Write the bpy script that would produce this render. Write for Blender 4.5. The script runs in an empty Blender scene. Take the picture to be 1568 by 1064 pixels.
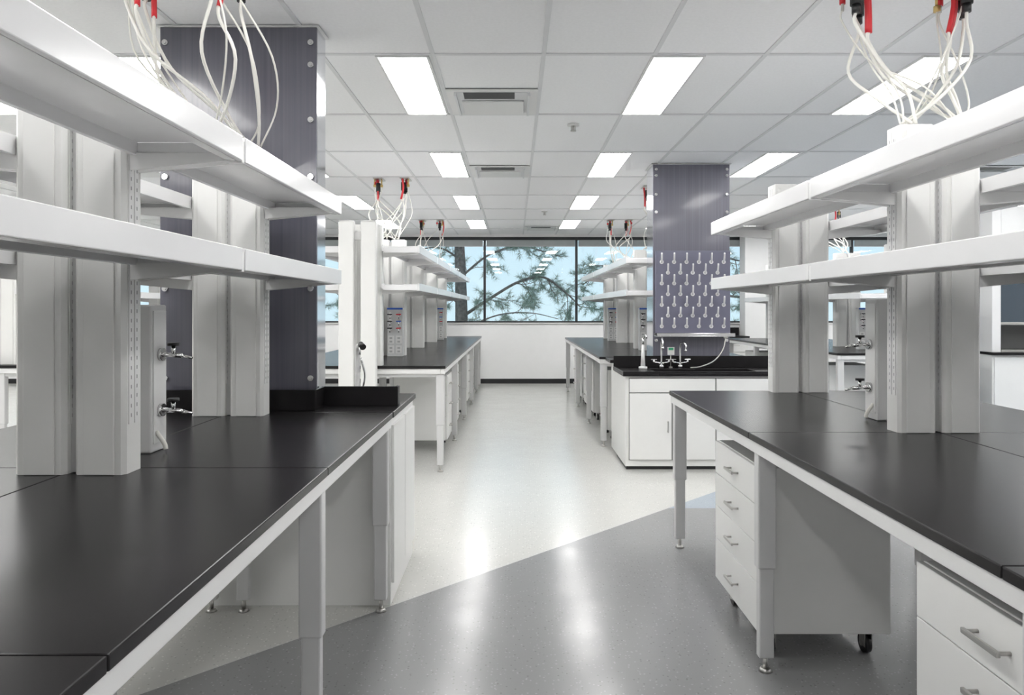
import bpy, bmesh, math, random
from mathutils import Vector, Matrix
random.seed(7)
SC = bpy.context.scene
SC.view_settings.view_transform = 'Standard'

# ---------------------------------------------------------------- materials
def nodes(name):
    m = bpy.data.materials.new(name); m.use_nodes = True
    nt = m.node_tree; b = nt.nodes['Principled BSDF']
    return m, nt, b
def mat(name, col, rough=0.5, metal=0.0, noise=0.0, nscale=8.0, coat=0.0, stretch=None, bump=0.0, spec=0.5):
    m, nt, b = nodes(name)
    b.inputs['Roughness'].default_value = rough
    b.inputs['Metallic'].default_value = metal
    b.inputs['Specular IOR Level'].default_value = spec
    b.inputs['Coat Weight'].default_value = coat
    b.inputs['Coat Roughness'].default_value = 0.08
    tc = nt.nodes.new('ShaderNodeNewGeometry')
    mp = nt.nodes.new('ShaderNodeMapping'); nt.links.new(tc.outputs['Position'], mp.inputs['Vector'])
    if stretch: mp.inputs['Scale'].default_value = stretch
    nz = nt.nodes.new('ShaderNodeTexNoise'); nz.inputs['Scale'].default_value = nscale
    nz.inputs['Detail'].default_value = 4
    nt.links.new(mp.outputs[0], nz.inputs['Vector'])
    r = nt.nodes.new('ShaderNodeValToRGB')
    k = noise
    r.color_ramp.elements[0].position = 0.3; r.color_ramp.elements[1].position = 0.7
    r.color_ramp.elements[0].color = (col[0]*(1-k), col[1]*(1-k), col[2]*(1-k), 1)
    r.color_ramp.elements[1].color = (col[0]*(1+k), col[1]*(1+k), col[2]*(1+k), 1)
    nt.links.new(nz.outputs['Fac'], r.inputs['Fac'])
    nt.links.new(r.outputs['Color'], b.inputs['Base Color'])
    if bump:
        bp = nt.nodes.new('ShaderNodeBump'); bp.inputs['Strength'].default_value = bump
        bp.inputs['Distance'].default_value = 0.002
        nt.links.new(nz.outputs['Fac'], bp.inputs['Height']); nt.links.new(bp.outputs[0], b.inputs['Normal'])
    return m
M = {}
M['white'] = mat('white_powdercoat', (0.75,0.75,0.745), 0.33, noise=0.01)
M['shelf'] = mat('shelf_enamel', (0.77,0.77,0.775), 0.18, noise=0.01)
M['post'] = mat('post_enamel', (0.74,0.74,0.725), 0.38, noise=0.01)
M['leg'] = mat('leg_grey', (0.62,0.62,0.62), 0.35, noise=0.01)
M['cab'] = mat('cabinet_white', (0.79,0.79,0.775), 0.33, noise=0.01)
M['black'] = mat('black_epoxy', (0.012,0.011,0.012), 0.27, noise=0.25, nscale=5, bump=0.02, spec=0.27)
M['dark'] = mat('dark_plastic', (0.012,0.012,0.013), 0.4)
M['slot'] = mat('slot_shadow', (0.30,0.30,0.30), 0.7)
M['gap'] = mat('drawer_gap', (0.22,0.22,0.22), 0.7)
M['grey'] = mat('grey_box', (0.45,0.46,0.46), 0.4)
M['lgrey'] = mat('light_grey_box', (0.60,0.61,0.61), 0.4)
M['chrome'] = mat('chrome', (0.75,0.75,0.75), 0.12, 1.0)
M['steel'] = mat('brushed_steel', (0.55,0.54,0.52), 0.3, 1.0)
M['brass'] = mat('brass', (0.65,0.48,0.2), 0.3, 1.0)
M['red'] = mat('red_rubber', (0.62,0.02,0.03), 0.4)
M['blue'] = mat('blue_plastic', (0.03,0.12,0.55), 0.4)
M['green'] = mat('green_label', (0.05,0.4,0.2), 0.4)
M['hose'] = mat('white_hose', (0.76,0.75,0.70), 0.4)
M['wall'] = mat('wall_paint', (0.80,0.80,0.80), 0.6, noise=0.01)
M['tile'] = mat('ceiling_tile', (0.90,0.905,0.915), 0.85, noise=0.02, nscale=60)
M['tbar'] = mat('ceiling_tbar', (0.72,0.73,0.74), 0.6)
M['base'] = mat('black_vinyl', (0.01,0.01,0.012), 0.4)
M['frame'] = mat('window_frame_dark', (0.02,0.022,0.024), 0.4)
M['shade'] = mat('roller_shade', (0.35,0.38,0.38), 0.7, noise=0.05)
M['purple'] = mat('smoked_polycarbonate', (0.122,0.121,0.150), 0.22, noise=0.14, nscale=1.0, stretch=(60,60,0.5), coat=0.3)
M['purple2'] = mat('smoked_polycarbonate_light', (0.160,0.158,0.195), 0.25, noise=0.12, nscale=1.0, stretch=(60,60,0.5), coat=0.3)
M['peg'] = mat('pegboard_plastic', (0.155,0.155,0.215), 0.35, noise=0.05)
M['clearedge'] = mat('polished_edge', (0.75,0.76,0.80), 0.08, 0.9)
M['bark'] = mat('pine_bark', (0.20,0.15,0.125), 0.9, noise=0.4, nscale=12)
M['needle'] = mat('pine_needles', (0.34,0.39,0.30), 0.8, noise=0.3)
M['hill'] = mat('outdoor_grass', (0.16,0.2,0.12), 0.95, noise=0.3, nscale=0.4)

def emis(name, col, s):
    m = bpy.data.materials.new(name); m.use_nodes = True
    nt = m.node_tree; nt.nodes.clear()
    e = nt.nodes.new('ShaderNodeEmission'); o = nt.nodes.new('ShaderNodeOutputMaterial')
    e.inputs['Color'].default_value = (*col,1); e.inputs['Strength'].default_value = s
    nt.links.new(e.outputs[0], o.inputs['Surface']); return m
LIGHT = 18.5
M['lens'] = emis('light_lens', (1.0,0.99,0.975), LIGHT)

def glassmat():
    m = bpy.data.materials.new('window_glass'); m.use_nodes = True
    nt = m.node_tree; nt.nodes.clear()
    o = nt.nodes.new('ShaderNodeOutputMaterial'); mx = nt.nodes.new('ShaderNodeMixShader')
    t = nt.nodes.new('ShaderNodeBsdfTransparent'); g = nt.nodes.new('ShaderNodeBsdfGlossy')
    f = nt.nodes.new('ShaderNodeFresnel'); f.inputs['IOR'].default_value = 1.5
    t.inputs['Color'].default_value = (0.90,0.95,0.96,1); g.inputs['Roughness'].default_value = 0.0
    nt.links.new(f.outputs[0], mx.inputs[0]); nt.links.new(t.outputs[0], mx.inputs[1])
    nt.links.new(g.outputs[0], mx.inputs[2]); nt.links.new(mx.outputs[0], o.inputs['Surface'])
    return m
M['glass'] = glassmat()
M['hoodglass'] = mat('fume_hood_sash_glass', (0.05,0.07,0.09), 0.06, coat=0.6)

def floormat():
    m, nt, b = nodes('sheet_floor')
    g = nt.nodes.new('ShaderNodeNewGeometry'); s = nt.nodes.new('ShaderNodeSeparateXYZ')
    nt.links.new(g.outputs['Position'], s.inputs[0])
    def math_(op, a, bb):
        n = nt.nodes.new('ShaderNodeMath'); n.operation = op
        for i, v in enumerate((a, bb)):
            if isinstance(v, (int, float)): n.inputs[i].default_value = v
            else: nt.links.new(v, n.inputs[i])
        return n.outputs[0]
    d = math_('SUBTRACT', s.outputs['Y'], s.outputs['X'])
    near = math_('LESS_THAN', d, 3.97)
    blue = math_('MULTIPLY', near, math_('GREATER_THAN', s.outputs['Y'], 5.05))
    def mix(f, a, c):
        n = nt.nodes.new('ShaderNodeMix'); n.data_type = 'RGBA'
        nt.links.new(f, n.inputs[0])
        for idx, v in ((6, a), (7, c)):
            if isinstance(v, tuple): n.inputs[idx].default_value = (*v, 1)
            else: nt.links.new(v, n.inputs[idx])
        return n.outputs[2]
    c1 = mix(near, (0.54,0.54,0.515), (0.245,0.246,0.250))
    c2 = mix(blue, c1, (0.33,0.38,0.43))
    # terrazzo-like flecks
    v = nt.nodes.new('ShaderNodeTexVoronoi'); v.inputs['Scale'].default_value = 60
    nt.links.new(g.outputs['Position'], v.inputs['Vector'])
    fl = math_('LESS_THAN', v.outputs['Distance'], 0.23)
    sc = nt.nodes.new('ShaderNodeSeparateColor'); nt.links.new(v.outputs['Color'], sc.inputs[0])
    sel = math_('MULTIPLY', fl, math_('GREATER_THAN', sc.outputs[0], 0.6))
    hs = nt.nodes.new('ShaderNodeHueSaturation'); nt.links.new(c2, hs.inputs['Color']); hs.inputs['Value'].default_value = 1.45
    c3 = mix(math_('MULTIPLY', sel, 0.65), c2, hs.outputs[0])
    sel2 = math_('MULTIPLY', fl, math_('LESS_THAN', sc.outputs[0], 0.25))
    hs2 = nt.nodes.new('ShaderNodeHueSaturation'); nt.links.new(c3, hs2.inputs['Color']); hs2.inputs['Value'].default_value = 0.6
    c4 = mix(math_('MULTIPLY', sel2, 0.65), c3, hs2.outputs[0])
    nt.links.new(c4, b.inputs['Base Color'])
    nz = nt.nodes.new('ShaderNodeTexNoise'); nz.inputs['Scale'].default_value = 3; nz.inputs['Detail'].default_value = 5
    nt.links.new(g.outputs['Position'], nz.inputs['Vector'])
    mr = nt.nodes.new('ShaderNodeMapRange'); mr.inputs['To Min'].default_value = 0.15; mr.inputs['To Max'].default_value = 0.25
    nt.links.new(nz.outputs['Fac'], mr.inputs['Value']); nt.links.new(mr.outputs[0], b.inputs['Roughness'])
    b.inputs['Specular IOR Level'].default_value = 0.40
    bp = nt.nodes.new('ShaderNodeBump'); bp.inputs['Strength'].default_value = 0.16; bp.inputs['Distance'].default_value = 0.02
    nt.links.new(nz.outputs['Fac'], bp.inputs['Height']); nt.links.new(bp.outputs[0], b.inputs['Normal'])
    return m
M['floor'] = floormat()

# ---------------------------------------------------------------- mesh builder
class MB:
    def __init__(s): s.bm = bmesh.new(); s.mats = []
    def mi(s, k):
        if k not in s.mats: s.mats.append(k)
        return s.mats.index(k)
    def hexa(s, P, k, bev=0.0):
        vs = [s.bm.verts.new(p) for p in P]
        i = s.mi(k); fs = []
        for f in ((0,3,2,1),(4,5,6,7),(0,1,5,4),(1,2,6,5),(2,3,7,6),(3,0,4,7)):
            fc = s.bm.faces.new([vs[a] for a in f]); fc.material_index = i; fs.append(fc)
        if bev > 0:
            es = list({e for f in fs for e in f.edges})
            bmesh.ops.bevel(s.bm, geom=es, offset=bev, segments=2, affect='EDGES', profile=0.5, clamp_overlap=True, material=-1)
    def box(s, x0,x1,y0,y1,z0,z1,k,bev=0.002):
        if x0>x1: x0,x1=x1,x0
        if y0>y1: y0,y1=y1,y0
        if z0>z1: z0,z1=z1,z0
        bev = min(bev, 0.3*min(x1-x0,y1-y0,z1-z0))
        s.hexa([(x0,y0,z0),(x1,y0,z0),(x1,y1,z0),(x0,y1,z0),(x0,y0,z1),(x1,y0,z1),(x1,y1,z1),(x0,y1,z1)],k,bev)
    def prism(s, poly, z0, z1, k):
        a=[s.bm.verts.new((x,y,z0)) for x,y in poly]; b=[s.bm.verts.new((x,y,z1)) for x,y in poly]
        i=s.mi(k); n=len(poly)
        fs=[s.bm.faces.new(a[::-1]), s.bm.faces.new(b)]
        for j in range(n): fs.append(s.bm.faces.new((a[j],a[(j+1)%n],b[(j+1)%n],b[j])))
        for f in fs: f.material_index=i
    def cyl(s, p0, p1, r, k, n=14, r1=None):
        s.tube([p0,p1], r, k, n, smooth_path=False, r1=r1)
    def tube(s, pts, r, k, n=8, smooth_path=True, r1=None, sub=6):
        pts=[Vector(p) for p in pts]
        if smooth_path and len(pts)>2:
            out=[]; Q=[pts[0]*2-pts[1]]+pts+[pts[-1]*2-pts[-2]]
            for j in range(1,len(Q)-2):
                for t in range(sub):
                    u=t/sub; a,b,c,d=Q[j-1],Q[j],Q[j+1],Q[j+2]
                    out.append(0.5*((2*b)+(c-a)*u+(2*a-5*b+4*c-d)*u*u+(3*b-a-3*c+d)*u**3))
            out.append(pts[-1]); pts=out
        if r1 is None: r1=r
        i=s.mi(k); rings=[]; L=len(pts)
        t0=(pts[1]-pts[0]).normalized()
        up=Vector((0,0,1)) if abs(t0.z)<0.9 else Vector((1,0,0))
        nrm=t0.cross(up).normalized()
        for j,p in enumerate(pts):
            t=(pts[min(j+1,L-1)]-pts[max(j-1,0)]).normalized()
            nrm=(nrm-t*nrm.dot(t)).normalized(); bi=t.cross(nrm)
            rr=r+(r1-r)*j/(L-1)
            rings.append([s.bm.verts.new(p+nrm*math.cos(2*math.pi*q/n)*rr+bi*math.sin(2*math.pi*q/n)*rr) for q in range(n)])
        for j in range(L-1):
            for q in range(n):
                f=s.bm.faces.new((rings[j][q],rings[j][(q+1)%n],rings[j+1][(q+1)%n],rings[j+1][q])); f.material_index=i; f.smooth=True
        for rg in (rings[0][::-1],rings[-1]):
            f=s.bm.faces.new(rg); f.material_index=i
    def tri(s,a,b,c,k):
        f=s.bm.faces.new([s.bm.verts.new(a),s.bm.verts.new(b),s.bm.verts.new(c)]); f.material_index=s.mi(k)
    def done(s, name, parent=None):
        bmesh.ops.recalc_face_normals(s.bm, faces=s.bm.faces[:]) if name!='pine_tree' else None
        xs=[v.co for v in s.bm.verts]
        c=Vector(((min(v.x for v in xs)+max(v.x for v in xs))/2,(min(v.y for v in xs)+max(v.y for v in xs))/2,min(v.z for v in xs)))
        bmesh.ops.translate(s.bm, verts=s.bm.verts[:], vec=-c)
        me=bpy.data.meshes.new(name); s.bm.to_mesh(me); s.bm.free()
        for k in s.mats: me.materials.append(M[k])
        o=bpy.data.objects.new(name, me); o.location=c
        SC.collection.objects.link(o)
        if parent: o.parent=parent
        return o

# ---------------------------------------------------------------- room shell
H=2.80; YB=13.5; YF=-3.2; XL=-11.5; XR=11.5
def simple(name, *a, k='wall', bev=0):
    b=MB(); b.box(*a,k,bev); return b.done(name)
simple('floor', XL-0.1,XR+0.1,YF-0.1,YB+0.2,-0.1,0.0,k='floor')
simple('ceiling', XL-0.1,XR+0.1,YF-0.1,YB+0.2,H,H+0.1,k='tile')
simple('wall_left', XL-0.1,XL,YF,YB,0,H)
simple('wall_right', XR,XR+0.1,YF,YB,0,H)
simple('wall_front', XL-0.1,XR+0.1,YF-0.1,YF,0,H)
SILL=1.142; WT=2.755
simple('wall_back', XL-0.1,XR+0.1,YB,YB+0.18,0,SILL)
simple('wall_back_header', XL-0.1,XR+0.1,YB,YB+0.18,WT,H, k='wall')
simple('baseboard_back', XL,XR,YB-0.012,YB,0,0.09,k='base',bev=0.002)
simple('baseboard_left', XL,XL+0.012,YF,YB-0.02,0,0.09,k='base')
simple('baseboard_right', XR-0.012,XR,YF,YB-0.02,0,0.09,k='base')
simple('trim_sill', XL,XR,YB-0.03,YB-0.0,SILL-0.02,SILL+0.0,k='white',bev=0.003)
# windows
mull=[-0.565+1.731*i for i in range(-7,8)]
edges=[XL]+[m for m in mull if XL+0.2<m<XR-0.2]+[XR]
for n in range(len(edges)-1):
    a,c=edges[n],edges[n+1]; b=MB(); w=0.022
    y0,y1=YB+0.03,YB+0.10
    b.box(a,a+w,y0,y1,SILL,WT,'frame'); b.box(c-w,c,y0,y1,SILL,WT,'frame')
    b.box(a+w,c-w,y0,y1,SILL,SILL+0.03,'frame'); b.box(a+w,c-w,y0,y1,WT-0.06,WT,'frame')
    b.box(a+w,c-w,y0+0.03,y0+0.034,SILL+0.03,WT-0.06,'glass',0)
    b.box(a+w+0.01,c-w-0.01,y0-0.025,y0-0.005,WT-0.17,WT-0.06,'shade')
    b.box(a+w+0.01,c-w-0.01,y0-0.032,y0-0.0,WT-0.182,WT-0.168,'grey')
    b.done('window_%d'%(n+1))
# wall piers
simple('wall_pier', 4.22,4.80,YB-0.35,YB-0.035,0,H,k='wall')
simple('wall_pier', -5.6,-5.0,YB-0.35,YB-0.035,0,H,k='wall')

# ceiling grid
GX=[0.16+0.61*i for i in range(-19,19) if XL<0.16+0.61*i<XR]
GY=[3.94+1.22*i for i in range(-7,9) if YF<3.94+1.22*i<YB]
b=MB()
for x in GX: b.box(x-0.012,x+0.012,YF,YB,H-0.006,H,'tbar',0)
for y in GY: b.box(XL,XR,y-0.012,y+0.012,H-0.0065,H,'tbar',0)
b.done('ceiling_grid')
# light panels
LX=[-9.6,-8.13,-6.62,-5.11,-3.6,-2.09,-0.622,0.905,2.40,3.92,5.43,6.94,8.4,9.9]
LY=[-3.38+2.44*i for i in range(1,7)]
for x in LX:
    for y in LY:
        y0=y+0.015; y1=y+1.205
        if y0<YF+0.1: continue
        b=MB(); w=0.148; t=0.014
        b.box(x-w,x-w+t,y0,y1,H-0.012,H,'white',0.001); b.box(x+w-t,x+w,y0,y1,H-0.012,H,'white',0.001)
        b.box(x-w+t,x+w-t,y0,y0+t,H-0.012,H,'white',0.001); b.box(x-w+t,x+w-t,y1-t,y1,H-0.012,H,'white',0.001)
        b.box(x-w+t,x+w-t,y0+t,y1-t,H-0.009,H-0.001,'lens',0)
        b.done('ceiling_light_panel')
# air diffusers
def diffuser(x0,y0):
    b=MB(); x1=x0+0.59; y1=y0+0.59; z=H-0.007
    b.box(x0,x1,y0,y1,z-0.004,z,'white',0.001)
    b.box(x0+0.05,x1-0.05,y0+0.05,y1-0.05,z-0.007,z-0.004,'tbar',0)
    b.box(x0+0.09,x1-0.09,y0+0.22,y1-0.08,z-0.020,z-0.010,'white',0.003)
    b.box(x0+0.11,x1-0.15,y0+0.050,y0+0.19,z-0.0085,z-0.007,'dark',0)
    for xx in (x0+0.05,x1-0.065): b.box(xx,xx+0.015,y0+0.06,y1-0.04,z-0.024,z-0.004,'tbar',0.001)
    b.done('air_diffuser')
diffuser(-0.44,4.55); diffuser(-0.44,6.99); diffuser(0.17,12.1)
diffuser(-4.1,6.99); diffuser(4.44,6.99)
for x,y in ((0.445,5.44),(0.43,10.3),(2.3,9.9),(-3.3,8.0)):
    b=MB(); b.cyl((x,y,H-0.014),(x,y,H),0.045,'white',20); b.cyl((x,y,H-0.05),(x,y,H-0.014),0.011,'steel',10)
    b.cyl((x,y,H-0.055),(x,y,H-0.05),0.022,'steel',12)
    b.box(x-0.018,x-0.014,y-0.003,y+0.003,H-0.05,H-0.014,'steel',0); b.box(x+0.014,x+0.018,y-0.003,y+0.003,H-0.05,H-0.014,'steel',0)
    b.done('sprinkler_head')

# ---------------------------------------------------------------- lab benches
CT=0.914
def leg(b,x,y,w=0.072,d=0.05,ztop=0.85):
    b.box(x-w/2,x+w/2,y-d/2,y+d/2,0.40,ztop,'leg',0.006)
    b.box(x-w/2+0.007,x+w/2-0.007,y-d/2+0.006,y+d/2-0.006,0.055,0.41,'leg',0.005)
    b.cyl((x,y,0.012),(x,y,0.06),0.010,'steel',10)
    b.cyl((x,y,0.0),(x,y,0.014),0.026,'steel',16,r1=0.018)
def bench(x0,x1,y0,y1,xm,ys,legy,sign):
    """double bench; sign=+1 means the aisle edge is x0"""
    b=MB(); g=0.0012; cuts=[y0]+[y for y in ys if y0<y<y1]+[y1]
    for a,c in zip(cuts[:-1],cuts[1:]):
        for p,q in ((x0,xm),(xm,x1)):
            b.box(p+g,q-g,a+g,c-g,CT-0.026,CT,'black',0.003)
    zb=CT-0.026
    for xx in (x0+0.008,xm-0.06,xm+0.025,x1-0.043):
        b.box(xx,xx+0.035,y0+0.01,y1-0.01,zb-0.045,zb,'white',0.003)
    for ly in legy:
        for (p,q) in ((x0+0.045,xm-0.062),(xm+0.062,x1-0.045)):
            b.box(p,q,ly-0.018,ly+0.018,zb-0.075,zb-0.002,'leg',0.003)
        for xx in (x0+0.050,xm-0.075,xm+0.075,x1-0.050):
            leg(b,xx,ly,ztop=zb-0.002)
    for yy in (y0+0.01,y1-0.045):
        for (p,q) in ((x0+0.045,xm-0.062),(xm+0.062,x1-0.045)):
            b.box(p,q,yy,yy+0.035,zb-0.045,zb-0.001,'white',0.003)
    return b.done('lab_bench')
PW=0.15; PD=0.10
def post(b,xc,y,z0,z1,slots=True):
    # folded sheet-metal upright: front rib + chamfered corners
    x0=xc-PW/2; x1=xc+PW/2; y0=y; y1=y+PD; c=0.012
    b.prism([(x0+c,y0),(x1-c,y0),(x1,y0+c),(x1,y1-c),(x1-c,y1),(x0+c,y1),(x0,y1-c),(x0,y0+c)],z0,z1,'post')
    b.box(x0+0.03,x1-0.03,y0-0.005,y0+0.0005,z0+0.001,z1-0.02,'post',0.002)
    b.box(x0+0.012,x1-0.012,y0+0.01,y1-0.01,z1,z1+0.006,'white',0.002)
    if slots:
        for sx,dr in ((x0,-1),(x1,1)):
            for yy in (y0+0.03,y0+0.062):
                b.box(sx,sx+dr*0.003,yy-0.011,yy+0.011,1.06,z1-0.02,'white',0)
                z=1.08
                while z<z1-0.04:
                    b.box(sx+dr*0.003,sx+dr*0.0036,yy-0.0018,yy+0.0018,z,z+0.011,'slot',0); z+=0.028
def shelf(b,xs,dr,ya,yb,z0,z1,depth=0.325):
    """tray shelf from xs extending dr*depth ; lip z0..z1"""
    xe=xs+dr*depth; zs=z1-0.022; t=0.016
    b.box(xs+dr*t,xe-dr*t,ya+0.012,yb-0.012,zs,zs+0.012,'shelf',0)
    b.box(xe-dr*t,xe,ya,yb,z0,z1,'shelf',0.003)
    b.box(xe-dr*0.045,xe-dr*t,ya+0.012,yb-0.012,z0,z0+0.004,'shelf',0)
    b.box(xs,xs+dr*t,ya,yb,z0+0.015,z1-0.004,'shelf',0.002)
    for yy in (ya,yb-0.012):
        b.box(xs+dr*t,xe-dr*t,yy,yy+0.012,z0+0.004,zs,'shelf',0.002)
def arm(b,xs,dr,y,z0):
    xe=xs+dr*0.31; t=0.006
    P=[(xs,y-t,z0-0.03),(xe,y-t,z0+0.0),(xe,y+t,z0+0.0),(xs,y+t,z0-0.03),(xs,y-t,z0+0.022),(xe,y-t,z0+0.022),(xe,y+t,z0+0.022),(xs,y+t,z0+0.022)]
    if dr<0: P=[P[1],P[0],P[3],P[2],P[5],P[4],P[7],P[6]]
    b.hexa(P,'white',0.001)
UP=(1.840,1.915); LO=(1.515,1.582)
def rack(xc,posty,breaks,zfirst=CT+0.0005,ups=UP,los=LO,slots=True,name='shelving_rack'):
    b=MB(); xl=xc-0.0875; xr=xc+0.0875
    for i,y in enumerate(posty):
        z0=zfirst
        for xx in (xl,xr): post(b,xx,y,z0,2.12,slots)
        b.box(xc-0.0125,xc+0.0125,y+0.03,y+0.06,z0+0.002,2.1,'leg',0)
    for ya,yb in zip(breaks[:-1],breaks[1:]):
        for z0,z1 in (ups,los):
            shelf(b,xc-0.0875-PW/2-0.006,-1,ya+0.012,yb-0.012,z0,z1)
            shelf(b,xc+0.0875+PW/2+0.006,1,ya+0.012,yb-0.012,z0,z1)
    for y in posty:
        for z0,_ in (ups,los):
            for dy in (0.028,0.072):
                arm(b,xc-0.0875-PW/2,-1,y+dy,z0); arm(b,xc+0.0875+PW/2,1,y+dy,z0)
    # clip joints at the section breaks
    for yb in breaks[1:-1]:
        for z0,z1 in (ups,los):
            for dr in (-1,1):
                xe=xc+dr*(0.0875+PW/2+0.006+0.325)
                b.box(xe-dr*0.05,xe-dr*0.004,yb-0.011,yb+0.011,z0-0.004,z1-0.01,'white',0.002)
    return b.done(name)

# right near
bench(0.92,2.44,-0.35,4.28,1.67,[1.36,2.83],[-0.2,1.30,2.78,4.22],1)
rack(1.665,[-0.1,1.37,2.81,4.17],[-0.12,1.43,2.86,4.30])
# left near
bench(-2.09,-0.57,-0.35,3.37,-1.33,[1.01,2.20],[-0.2,1.0,2.2,3.33],-1)
rack(-1.302,[-0.3,0.88,2.10,3.25],[-0.32,0.93,2.15,3.37])
# far left
bench(-2.11,-0.59,6.14,12.9,-1.33,[7.6,9.1,10.6,12.0],[6.19,7.65,9.1,10.6,12.0,12.85],-1)
rack(-1.302,[6.16,7.5,9.0,10.5,12.0],[6.10,7.55,9.05,10.55,12.05,12.9],ups=(1.875,1.945),los=(1.555,1.62),slots=False)
# far right
bench(0.86,2.40,7.30,12.3,1.63,[8.8,10.3,11.4],[7.35,8.8,10.3,12.25],1)
rack(1.63,[7.4,8.8,10.3,11.8],[7.32,8.85,10.35,12.2],ups=(1.865,1.935),los=(1.535,1.60),slots=False)
# outer rows
bench(3.55,5.09,7.9,12.0,4.32,[9.3,10.7],[7.95,9.3,10.7,11.95],1)
rack(4.32,[8.0,9.3,10.7,11.8],[7.95,9.35,10.75,11.95],slots=False)
bench(-5.3,-3.76,6.2,12.3,-4.53,[7.7,9.2,10.7],[6.25,7.7,9.2,10.7,12.25],1)
rack(-4.53,[6.3,7.7,9.2,10.7],[6.25,7.75,9.25,10.75],slots=False)

# service end columns of far left bench (floor standing pair)
b=MB()
for xx in (-1.405,-1.220):
    b.box(xx-0.064,xx+0.064,5.98,6.06,0.0,2.13,'post',0.01)
    b.box(xx-0.060,xx+0.060,5.985,6.055,2.13,2.138,'white',0.002)
    b.box(xx-0.075,xx+0.075,5.97,6.07,0.0,0.02,'steel',0.003)
b.box(-1.341,-1.284,6.02,6.05,0.45,0.52,'leg',0.002); b.box(-1.341,-1.284,6.02,6.05,1.98,2.05,'leg',0.002)
b.done('service_column')

# ---------------------------------------------------------------- mobile cabinets
def handle(b,x,y,z,dr,L=0.10):
    r=0.0045
    b.tube([(x,y-L/2,z),(x+dr*0.028,y-L/2,z)],r,'steel',8,False)
    b.tube([(x,y+L/2,z),(x+dr*0.028,y+L/2,z)],r,'steel',8,False)
    b.box(x+dr*0.024,x+dr*0.033,y-L/2-0.008,y+L/2+0.008,z-0.006,z+0.006,'steel',0.002)
def caster(b,x,y,z):
    b.cyl((x,y,z-0.012),(x,y,z),0.022,'steel',12)
    for s in (-1,1):
        P=(x+s*0.014); b.box(P-0.002,P+0.002,y-0.012,y+0.035,0.03,z-0.010,'steel',0.0005)
    b.cyl((x-0.0115,y+0.018,0.038),(x+0.0115,y+0.018,0.038),0.038,'dark',20)
    b.cyl((x-0.017,y+0.018,0.038),(x+0.017,y+0.018,0.038),0.014,'steel',10)
def pedestal(xf,dr,y0,y1,depth=0.53,ztop=0.745,nd=4,zb=0.10):
    """front face at xf, body extends dr*depth"""
    b=MB(); t=0.018
    b.box(xf+dr*t,xf+dr*depth,y0,y1,zb,ztop,'cab',0.003)
    if nd==4: cuts=[ztop-0.001,ztop-0.155,ztop-0.31,ztop-0.465,zb+0.004]
    elif nd==2: cuts=[ztop-0.001,ztop-0.135,zb+0.004]
    else: cuts=[ztop-0.001,ztop-0.2,ztop-0.41,zb+0.004]
    for a,c in zip(cuts[:-1],cuts[1:]):
        b.box(xf,xf+dr*(t-0.002),y0+0.002,y1-0.002,c+0.003,a,'cab',0.002)
        zz=(a+c)/2 if a-c<0.25 else a-0.06
        handle(b,xf,(y0+y1)/2,zz,-dr)
    b.box(xf+dr*(t-0.004),xf+dr*t,y0+0.003,y1-0.003,zb+0.003,ztop-0.006,'gap',0)
    for xx in (xf+dr*0.07,xf+dr*(depth-0.07)):
        for yy in (y0+0.05,y1-0.09): caster(b,xx,yy,zb)
    b.done('mobile_drawer_cabinet')
pedestal(0.972,1,2.87,3.48,ztop=0.765)
pedestal(0.975,1,1.18,1.745,ztop=0.790,nd=2)
for i,y in enumerate((7.10,8.05,9.25,10.1,11.1,12.1)): pedestal(-0.665,-1,y,y+0.5,nd=3+(i%2))
for i,y in enumerate((7.7,9.0,9.7,10.5,11.3)): pedestal(0.98,1,y,y+0.5,nd=3+(i%2))
for y in (8.4,9.7,10.9): pedestal(3.66,1,y,y+0.5,nd=3)
for y in (6.7,7.9,9.4,10.9): pedestal(-3.88,-1,y,y+0.5,nd=3)

# ---------------------------------------------------------------- columns with smoked panels
def column(x0,x1,y0,y1,pk,bolts):
    b=MB()
    b.box(x0+0.004,x1-0.004,y0+0.012,y1,0,H,'wall',0.003)
    b.box(x0,x1,y0,y0+0.011,0.0,H-0.012,pk,0.002)
    b.box(x0-0.0,x0+0.004,y0+0.012,y1,0.0,H-0.012,'clearedge',0)
    b.box(x1-0.004,x1,y0+0.012,y1,0.0,H-0.012,'clearedge',0)
    b.box(x0-0.015,x1+0.015,y0-0.012,y1+0.01,H-0.012,H-0.007,'white',0.001)
    for z in bolts:
        for x in (x0+0.028,x1-0.028):
            b.cyl((x,y0-0.014,z),(x,y0,z),0.014,'chrome',14); b.cyl((x,y0-0.018,z),(x,y0-0.014,z),0.008,'chrome',10)
    b.done('structural_column')
column(-1.747,-0.975,3.54,3.70,'purple',[2.71,2.60,2.33,2.05,1.5,1.06])
column(1.330,2.065,6.90,7.22,'purple2',[2.74,2.68,2.5,2.33,1.5,1.1])

# peg drying rack
b=MB(); yp=6.843
b.box(1.345,2.055,yp,yp+0.035,1.17,1.955,'peg',0.004)
for r in range(7):
    for c in range(5 if r%2 else 6):
        x=1.40+c*0.118+(0.059 if r%2 else 0); z=1.235+r*0.102
        b.cyl((x,yp,z),(x+0.0,yp-0.010,z),0.019,'shelf',14)
        b.tube([(x,yp-0.01,z),(x-0.006,yp-0.045,z+0.02),(x-0.014,yp-0.085,z+0.080)],0.0095,'shelf',8,r1=0.0080,sub=3)
b.box(1.335,2.065,yp-0.12,yp+0.035,1.14,1.147,'chrome',0.001)
b.box(1.335,2.065,yp-0.12,yp-0.115,1.147,1.172,'chrome',0.001)
b.box(1.335,2.065,yp+0.03,yp+0.035,1.147,1.17,'chrome',0.001)
b.done('peg_drying_rack')

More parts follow.
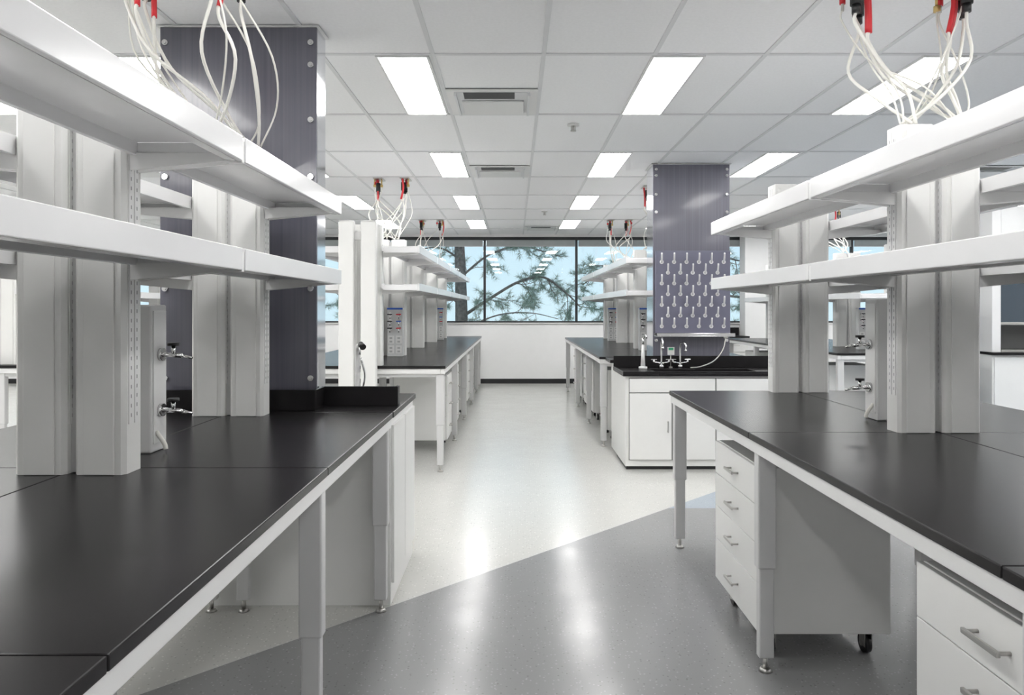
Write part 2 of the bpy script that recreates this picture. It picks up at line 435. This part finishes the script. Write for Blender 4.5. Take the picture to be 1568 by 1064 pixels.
# ---------------------------------------------------------------- sink cabinets
def door_panel(b,x0,x1,y,z0,z1,hx=None):
    b.box(x0,x1,y-0.016,y,z0,z1,'cab',0.003)
    if hx: b.box(hx-0.005,hx+0.005,y-0.042,y-0.034,(z0+z1)/2-0.05,(z0+z1)/2+0.05,'steel',0.002); [b.box(hx-0.004,hx+0.004,y-0.036,y-0.016,(z0+z1)/2+s*0.04-0.004,(z0+z1)/2+s*0.04+0.004,'steel',0) for s in (-1,1)]
# right sink unit
b=MB(); X0,X1,Y0,Y1=0.965,2.50,6.26,6.86; ZT=0.845
b.box(X0,X1,Y0,Y1,0.03,ZT-0.03,'cab',0.002)
b.box(X0+0.01,X1-0.01,Y0+0.015,Y1-0.01,0.0,0.03,'base',0)
b.box(X0,1.31,Y1,7.16,0.03,CT-0.03,'cab',0.002)
b.box(X0+0.03,X1-0.025,Y0-0.003,Y0,0.085,0.80,'gap',0)
door_panel(b,X0+0.035,X0+0.40,Y0-0.003,0.09,0.665,X0+0.365)
door_panel(b,X0+0.41,X0+0.78,Y0-0.003,0.09,0.665,X0+0.445)
door_panel(b,X0+0.79,X1-0.03,Y0-0.003,0.09,0.665)
b.box(X0+0.035,X0+0.78,Y0-0.017,Y0-0.003,0.675,0.795,'cab',0.003)
b.box(X0+0.79,X1-0.03,Y0-0.017,Y0-0.003,0.675,0.795,'cab',0.003)
cx0,cx1,cy0,cy1=X0-0.025,X1+0.02,Y0-0.035,Y1
bx0,bx1,by0,by1=1.25,2.15,6.33,6.68
b.box(cx0,bx0,cy0,cy1,ZT-0.03,ZT,'black',0.003); b.box(bx1,cx1,cy0,cy1,ZT-0.03,ZT,'black',0.003)
b.box(bx0,bx1,cy0,by0,ZT-0.03,ZT,'black',0.003); b.box(bx0,bx1,by1,cy1,ZT-0.03,ZT,'black',0.003)
b.box(bx0,bx1,by0,by1,ZT-0.031,ZT-0.029,'dark',0)
for a in ((cx0,cx1,cy0,cy0+0.015),(cx0,cx0+0.015,cy0+0.015,cy1-0.02)): b.box(*a,ZT,ZT+0.012,'black',0.003)
b.box(cx0-0.03,1.325,cy1-0.02,7.2,CT-0.03,CT,'black',0.003)
b.box(cx0,cx1,cy1-0.04,cy1-0.02,ZT,0.955,'black',0.003)
b.done('sink_cabinet')
# left sink unit
b=MB(); xa,xb=-2.08,-0.585
b.box(-0.965,xb,3.39,4.12,0.0,CT-0.03,'cab',0.002)
b.box(xa,-0.967,3.39,3.525,0.0,CT-0.03,'cab',0.002)
b.box(xa,-0.967,3.73,4.12,0.0,CT-0.03,'cab',0.002)
b.box(-0.967,-0.57,3.385,4.14,CT-0.028,CT,'black',0.003)
b.box(xa,-0.968,3.385,3.53,CT-0.028,CT,'black',0.003)
b.box(xa,-0.968,3.73,4.14,CT-0.028,CT,'black',0.003)
b.box(-2.05,-0.955,3.44,3.455,CT,1.012,'black',0.002)
b.box(-0.968,-0.953,3.455,3.60,CT,1.012,'black',0.002)
b.box(-0.968,-0.585,3.60,3.615,CT,1.012,'black',0.002)
b.box(-0.60,-0.585,3.615,3.66,CT,1.012,'black',0.002)
for (ya,yb) in ((3.41,3.75),(3.76,4.10)):
    b.box(xb,xb+0.014,ya,yb,0.10,0.85,'cab',0.003)
b.done('sink_cabinet')

# faucets
def gooseneck(x,y,z,k='chrome',h=0.26,dy=-0.1,dx=0.0):
    b=MB(); b.cyl((x,y,z),(x,y,z+0.03),0.024,k,16)
    b.tube([(x,y,z+0.03),(x,y,z+h*0.7),(x+dx*0.15,y+dy*0.15,z+h*0.95),(x+dx*0.6,y+dy*0.6,z+h),(x+dx,y+dy,z+h*0.9),(x+dx,y+dy,z+h*0.72)],0.009,k,10)
    for s in (-1,1):
        b.cyl((x,y,z+0.045),(x+s*0.07,y,z+0.055),0.008,k,10); b.cyl((x+s*0.07,y,z+0.045),(x+s*0.07,y,z+0.075),0.010,k,10)
        b.box(x+s*0.07-0.028,x+s*0.07+0.028,y-0.005,y+0.005,z+0.075,z+0.083,k,0.002)
    b.cyl((x+dx,y+dy,z+h*0.66),(x+dx,y+dy,z+h*0.74),0.012,k,12)
    b.done('lab_faucet')
gooseneck(1.38,6.755,ZT+0.0005,'chrome',0.28,-0.16,-0.02)
gooseneck(1.56,6.77,ZT+0.0005,'chrome',0.24,-0.10,0.03)
b=MB(); z=ZT+0.0005; b.cyl((1.19,6.66,z),(1.19,6.66,z+0.02),0.04,'white',16); b.cyl((1.19,6.66,z+0.02),(1.19,6.66,z+0.22),0.022,'white',16,r1=0.011)
b.cyl((1.19,6.66,z+0.22),(1.19,6.66,z+0.29),0.009,'chrome',12); b.tube([(1.19,6.66,z+0.28),(1.21,6.62,z+0.31),(1.21,6.58,z+0.29)],0.008,'chrome',8)
b.done('eyewash_spray')
b=MB(); b.tube([(1.64,6.70,ZT+0.007),(1.72,6.66,ZT+0.02),(1.85,6.68,ZT+0.07),(1.94,6.70,ZT+0.17),(1.975,6.72,ZT+0.285)],0.006,'steel',8)
b.box(1.955,1.995,6.71,6.73,ZT+0.28,ZT+0.294,'steel',0.002); b.done('spray_hose')
b=MB(); z=ZT+0.0005; b.cyl((1.475,6.79,z),(1.475,6.79,z+0.008),0.018,'steel',12); b.cyl((1.475,6.79,z+0.008),(1.475,6.79,z+0.13),0.004,'steel',8)
b.box(1.445,1.51,6.787,6.793,z+0.12,z+0.195,'white',0.001); b.box(1.455,1.50,6.7855,6.787,z+0.165,z+0.188,'green',0)
b.done('sink_label_stand')
b=MB(); x,y=-0.86,3.93; z=CT+0.0005
b.cyl((x,y,z),(x,y,z+0.03),0.03,'white',16)
b.tube([(x,y,z+0.03),(x,y,z+0.20),(x+0.005,y-0.02,z+0.27),(x+0.03,y-0.06,z+0.295)],0.014,'white',12)
b.cyl((x+0.03,y-0.06,z+0.295),(x+0.05,y-0.085,z+0.28),0.017,'dark',12); b.cyl((x+0.03,y-0.07,z+0.30),(x+0.032,y-0.09,z+0.24),0.006,'chrome',8)
b.tube([(x+0.02,y,z+0.02),(x+0.04,y,z+0.12),(x+0.02,y-0.01,z+0.22)],0.006,'chrome',8)
b.done('eyewash_spray')

# ---------------------------------------------------------------- service boxes on benches
def raceway(x,y,z=CT,h=0.50,dr=1):
    b=MB(); w=0.05
    b.box(x-w/2,x+w/2,y,y+0.11,z+0.0005,z+h,'leg',0.006)
    b.box(x+dr*w/2,x+dr*(w/2+0.004),y+0.012,y+0.098,z+0.03,z+h-0.02,'white',0.001)
    for zz in (z+0.14,z+0.33):
        yy=y+0.055; xs=x+dr*(w/2+0.004)
        b.cyl((xs,yy,zz),(xs+dr*0.012,yy,zz),0.022,'chrome',14)
        b.cyl((xs+dr*0.012,yy,zz),(xs+dr*0.075,yy,zz-0.004),0.008,'chrome',10)
        b.cyl((xs+dr*0.045,yy,zz-0.002),(xs+dr*0.045,yy,zz+0.03),0.007,'chrome',10)
        b.cyl((xs+dr*0.045,yy,zz+0.03),(xs+dr*0.045,yy,zz+0.040),0.019,'dark',12)
        b.cyl((xs+dr*0.075,yy,zz-0.004),(xs+dr*0.11,yy,zz-0.012),0.006,'chrome',10,r1=0.004)
    b.tube([(x+dr*(w/2+0.002),y+0.03,z+0.07),(x+dr*0.055,y+0.03,z+0.03),(x+dr*0.06,y+0.03,z+0.01)],0.008,'hose',8)
    b.done('gas_outlet_tower')
raceway(-1.245,2.41); raceway(1.60,3.12,dr=-1,h=0.53); 
def utility(x,y,w=0.16,z=CT,h=0.50):
    b=MB(); b.box(x-w/2,x+w/2,y,y+0.08,z+0.0005,z+h,'lgrey',0.005)
    b.box(x-w/2,x+w/2,y-0.006,y,z+h-0.02,z+h-0.002,'blue',0.001)
    for r,k in ((0.43,'red'),(0.36,'blue'),(0.29,'red')):
        for dx in (-0.045,0.045):
            b.cyl((x+dx,y,z+r),(x+dx,y-0.006,z+r),0.020,'chrome',10)
            b.cyl((x+dx,y,z+r),(x+dx,y-0.05,z+r),0.008,'chrome',8); b.box(x+dx-0.024,x+dx+0.024,y-0.062,y-0.05,z+r-0.006,z+r+0.006,'dark' if dx<0 else k,0.002)
            b.cyl((x+dx,y-0.035,z+r),(x+dx,y-0.04,z+r-0.045),0.005,'chrome',6)
    for zz in (0.17,0.07):
        for dx in (-0.04,0.04):
            b.box(x+dx-0.030,x+dx+0.030,y-0.004,y,z+zz-0.038,z+zz+0.042,'white',0.001)
            for s in (-0.018,0.018): b.box(x+dx-0.014,x+dx+0.014,y-0.006,y-0.004,z+zz+s-0.010,z+zz+s+0.010,'grey',0)
    b.done('utility_service_panel')
for x,y in ((-1.43,7.35),(-1.225,7.35),(-1.42,11.3),(-1.2,11.3),(1.54,8.4),(1.72,8.4),(1.5,10.9),(1.7,10.9),(4.2,8.6),(4.42,8.6),(4.25,10.1)):
    utility(x,y)

# ---------------------------------------------------------------- hanging cable clusters
def cables(xc,yc,ends,n=9,seed=1,ztop=H-0.0075,spread=0.19,loose=1.0,yr=0.09):
    rnd=random.Random(seed); b=MB()
    for s in (-1,1):
        b.box(xc+s*spread*0.75-0.05,xc+s*spread*0.75+0.05,yc-0.10,yc+0.10,ztop-0.010,ztop,'steel',0.002)
    for i in range(n):
        s=-1 if i<n/2 else 1
        x=xc+s*spread*0.75+rnd.uniform(-0.045,0.045); y=yc+rnd.uniform(-yr,yr)
        kind=i%4
        z=ztop-0.01
        if kind in (0,):   # black twist-lock plug
            b.cyl((x,y,z-0.03),(x,y,z),0.010,'red',8)
            b.cyl((x,y,z-0.115),(x,y,z-0.03),0.024,'dark',14); b.cyl((x,y,z-0.15),(x,y,z-0.115),0.017,'dark',12); z-=0.15
        elif kind==1:
            b.tube([(x,y,z),(x+0.01,y,z-0.1),(x-0.012*s,y,z-0.22)],0.011,'red',8); z-=0.215; x-=0.012*s
        elif kind==2:
            b.cyl((x,y,z-0.06),(x,y,z),0.008,'brass',8); b.cyl((x,y,z-0.085),(x,y,z-0.06),0.015,'brass',8); z-=0.085
        else:
            b.cyl((x,y,z-0.09),(x,y,z),0.007,'steel',8); b.cyl((x,y,z-0.06),(x,y,z-0.03),0.013,'red',8); z-=0.09
        e=ends[i%len(ends)]; ex=e[0]+rnd.uniform(-0.05,0.05); ey=e[1]+rnd.uniform(-0.02,0.02); ez=e[2]
        sw=rnd.uniform(-0.15,0.15)*loose; sy=rnd.uniform(-0.12,0.12)*loose
        r=0.0068 if kind in (0,1) else 0.0042
        m1=z-(z-ez)*0.45; m2=z-(z-ez)*rnd.uniform(0.68,0.82)
        b.tube([(x,y,z+0.01),(x,y,z-0.05),(x+(ex-x)*0.20+sw,y+(ey-y)*0.2+sy,m1),(x+(ex-x)*0.65+sw*0.8,y+(ey-y)*0.7+sy,m2),(ex,ey,ez)],r,'hose',8)
    b.done('hanging_cable_cluster')
cables(-1.31,2.80,[(-1.22,3.30,2.135),(-1.40,3.30,2.135),(-1.40,3.30,2.135),(-1.22,3.30,2.135)],13,3,spread=0.24,loose=0.75)
cables(1.67,3.05,[(1.58,2.86,2.135),(1.75,2.86,2.135)],15,6,spread=0.28,loose=0.5)
cables(-1.31,7.7,[(-1.22,7.55,2.135),(-1.39,7.55,2.135)],13,8)
cables(-1.31,11.3,[(-1.3,12.05,2.135),(-1.3,10.55,2.135)],9,9)
cables(1.65,8.2,[(1.63,8.85,2.135)],8,10)
cables(1.65,11.3,[(1.63,11.85,2.135),(1.63,10.35,2.135)],10,11)
cables(4.32,9.9,[(4.32,9.35,2.135)],7,12)

# ---------------------------------------------------------------- back counter, fume hood
b=MB()
b.box(3.35,4.18,12.86,13.45,0.08,CT-0.03,'cab',0.002); b.box(3.37,4.16,12.92,13.45,0,0.08,'base',0)
b.box(3.33,4.20,12.83,13.46,CT-0.03,CT,'black',0.003); b.box(3.33,4.20,13.44,13.46,CT,CT+0.14,'black',0.002)
for i in range(2):
    x=3.37+i*0.4
    for z0,z1 in ((0.10,0.36),(0.37,0.62),(0.63,0.86)):
        b.box(x,x+0.39,12.845,12.86,z0,z1,'cab',0.002); b.box(x+0.14,x+0.25,12.82,12.828,(z0+z1)/2-0.005,(z0+z1)/2+0.005,'steel',0)
b.done('wall_counter')
b=MB(); hx0,hx1,hy0,hy1=5.35,7.15,8.0,8.85
b.box(hx0,hx1,hy0+0.05,hy1,0.08,CT-0.03,'cab',0.003); b.box(hx0+0.02,hx1-0.02,hy0+0.1,hy1,0,0.08,'base',0)
b.box(hx0-0.01,hx1+0.01,hy0,hy1,CT-0.03,CT,'black',0.003)
for i in range(3):
    x=hx0+0.02+i*0.59; b.box(x,x+0.57,hy0+0.034,hy0+0.05,0.12,0.86,'cab',0.003)
b.box(hx0,hx0+0.10,hy0+0.05,hy1,CT,2.55,'white',0.004); b.box(hx1-0.10,hx1,hy0+0.05,hy1,CT,2.55,'white',0.004)
b.box(hx0+0.10,hx1-0.10,hy1-0.05,hy1,CT,2.55,'grey',0); b.box(hx0+0.10,hx1-0.10,hy0+0.05,hy1-0.05,1.72,2.55,'white',0.004)
b.box(hx0+0.10,hx1-0.10,hy0+0.08,hy0+0.09,1.25,1.72,'hoodglass',0); b.box(hx0+0.10,hx1-0.10,hy0+0.07,hy0+0.10,1.22,1.25,'steel',0.003)
b.box(hx0+0.10,hx1-0.10,hy0+0.04,hy0+0.10,CT,CT+0.03,'steel',0.004)
b.done('fume_hood')

# ---------------------------------------------------------------- outdoors
b=MB(); b.box(-60,60,13.7,120,-3.2,-3.0,'hill',0); b.done('outdoor_ground')
def pine(name,base,r0,top,limbs,seed,tufts=2):
    rnd=random.Random(seed); b=MB()
    b.tube([base,(base[0]+0.05,base[1],(base[2]+top)/2),(base[0]-0.1,base[1]+0.1,top)],r0,'bark',12,r1=r0*0.4)
    def tuft(p,d,n=13,L=0.17):
        for _ in range(n):
            v=(d*0.6+Vector((rnd.gauss(0,1),rnd.gauss(0,1),rnd.gauss(0,1)))*0.55).normalized()*L*rnd.uniform(.6,1.1)
            w=v.cross(Vector((0,1,0.2))).normalized()*0.0030
            b.tri(p-w,p+w,p+v,'needle')
    def branch(p,d,L,r,lvl):
        pts=[p]; q=p.copy(); dd=d.copy(); steps=4
        for i in range(steps):
            dd=(dd+Vector((rnd.gauss(0,.22),rnd.gauss(0,.15),rnd.gauss(0,.20)-0.02))).normalized()
            q=q+dd*L/steps; pts.append(q.copy())
        b.tube(pts,r,'bark',5,r1=r*0.35,sub=3)
        if lvl==0:
            for pt in pts[1:]: tuft(pt,dd)
            return
        for i in range(1,len(pts)):
            for _ in range(2 if i>1 else 1):
                nd=(dd+Vector((rnd.gauss(0,.8),rnd.gauss(0,.5),rnd.gauss(0,.7)))).normalized()
                branch(pts[i],nd,L*rnd.uniform(.3,.5),r*0.42,lvl-1)
    for (pts,r,nb) in limbs:
        V=[Vector(p) for p in pts]; b.tube(V,r,'bark',8,r1=r*0.35)
        for j in range(len(V)-1):
            for _ in range(nb):
                t=rnd.random(); p=V[j].lerp(V[j+1],t); d=(V[j+1]-V[j]).normalized()
                nd=(d*0.6+Vector((rnd.gauss(0,.6),rnd.gauss(0,.5),rnd.gauss(0,.7)))).normalized()
                branch(p,nd,rnd.uniform(.35,.8),r*0.28,1)
    b.done(name)
pine('pine_tree',(-1.35,17.6,-3.0),0.22,5.2,[
 ([(-1.3,17.6,1.2),(-0.6,17.4,1.65),(0.1,17.2,2.05),(0.7,17.1,2.15),(1.25,17.0,1.75),(1.55,17.0,1.45)],0.042,4),
 ([(-1.3,17.6,2.2),(-0.6,17.7,2.75),(0.2,17.9,2.95),(1.2,18.0,2.7)],0.030,4),
 ([(-1.3,17.6,0.9),(-0.4,17.8,1.25),(0.4,17.9,1.3),(1.1,17.9,1.15)],0.022,3),
 ([(-1.3,17.6,2.6),(-1.9,17.5,2.9),(-2.8,17.4,2.7)],0.03,3),
 ([(-1.3,17.6,1.5),(-2.0,17.5,1.9),(-2.9,17.3,1.7)],0.03,3)],21)
pine('pine_tree',(3.9,18.2,-3.0),0.20,5.4,[
 ([(3.9,18.2,2.3),(2.9,18.1,2.6),(2.2,18.0,2.35),(1.7,18,2.0)],0.04,3),
 ([(3.9,18.2,1.3),(2.8,18.1,1.7),(2.0,18.0,1.6)],0.035,3),
 ([(3.9,18.2,1.5),(4.6,18.1,1.9),(5.6,18.0,1.7),(6.4,18,1.9)],0.05,4),
 ([(3.9,18.2,2.4),(4.6,18.2,2.8),(5.8,18.2,2.6)],0.05,4)],33)
pine('pine_tree',(-6.0,19,-3.0),0.25,5.4,[
 ([(-6,19,1.5),(-5,19,1.9),(-4,18.8,1.7),(-3.4,18.8,1.9)],0.05,4),
 ([(-6,19,1.6),(-7,19,2.1),(-8,19,1.9)],0.05,4)],44)

# world
w=bpy.data.worlds.new('sky_world'); SC.world=w; w.use_nodes=True
nt=w.node_tree; bg=nt.nodes['Background']
tc=nt.nodes.new('ShaderNodeTexCoord'); sp=nt.nodes.new('ShaderNodeSeparateXYZ'); rp=nt.nodes.new('ShaderNodeValToRGB')
nt.links.new(tc.outputs['Generated'],sp.inputs[0]); nt.links.new(sp.outputs['Z'],rp.inputs['Fac'])
rp.color_ramp.elements[0].position=0.0; rp.color_ramp.elements[0].color=(0.68,0.81,0.88,1)
rp.color_ramp.elements[1].position=0.5; rp.color_ramp.elements[1].color=(0.40,0.62,0.82,1)
nt.links.new(rp.outputs['Color'],bg.inputs['Color']); bg.inputs['Strength'].default_value=1.3

# camera
cd=bpy.data.cameras.new('camera'); co=bpy.data.objects.new('camera',cd); SC.collection.objects.link(co)
co.location=(0,0,1.40); co.rotation_euler=(math.radians(90),0,0)
cd.sensor_width=36; cd.lens=1100/1568*36; cd.shift_y=-59/1568; cd.shift_x=-4/1568
cd.clip_start=0.05
SC.camera=co
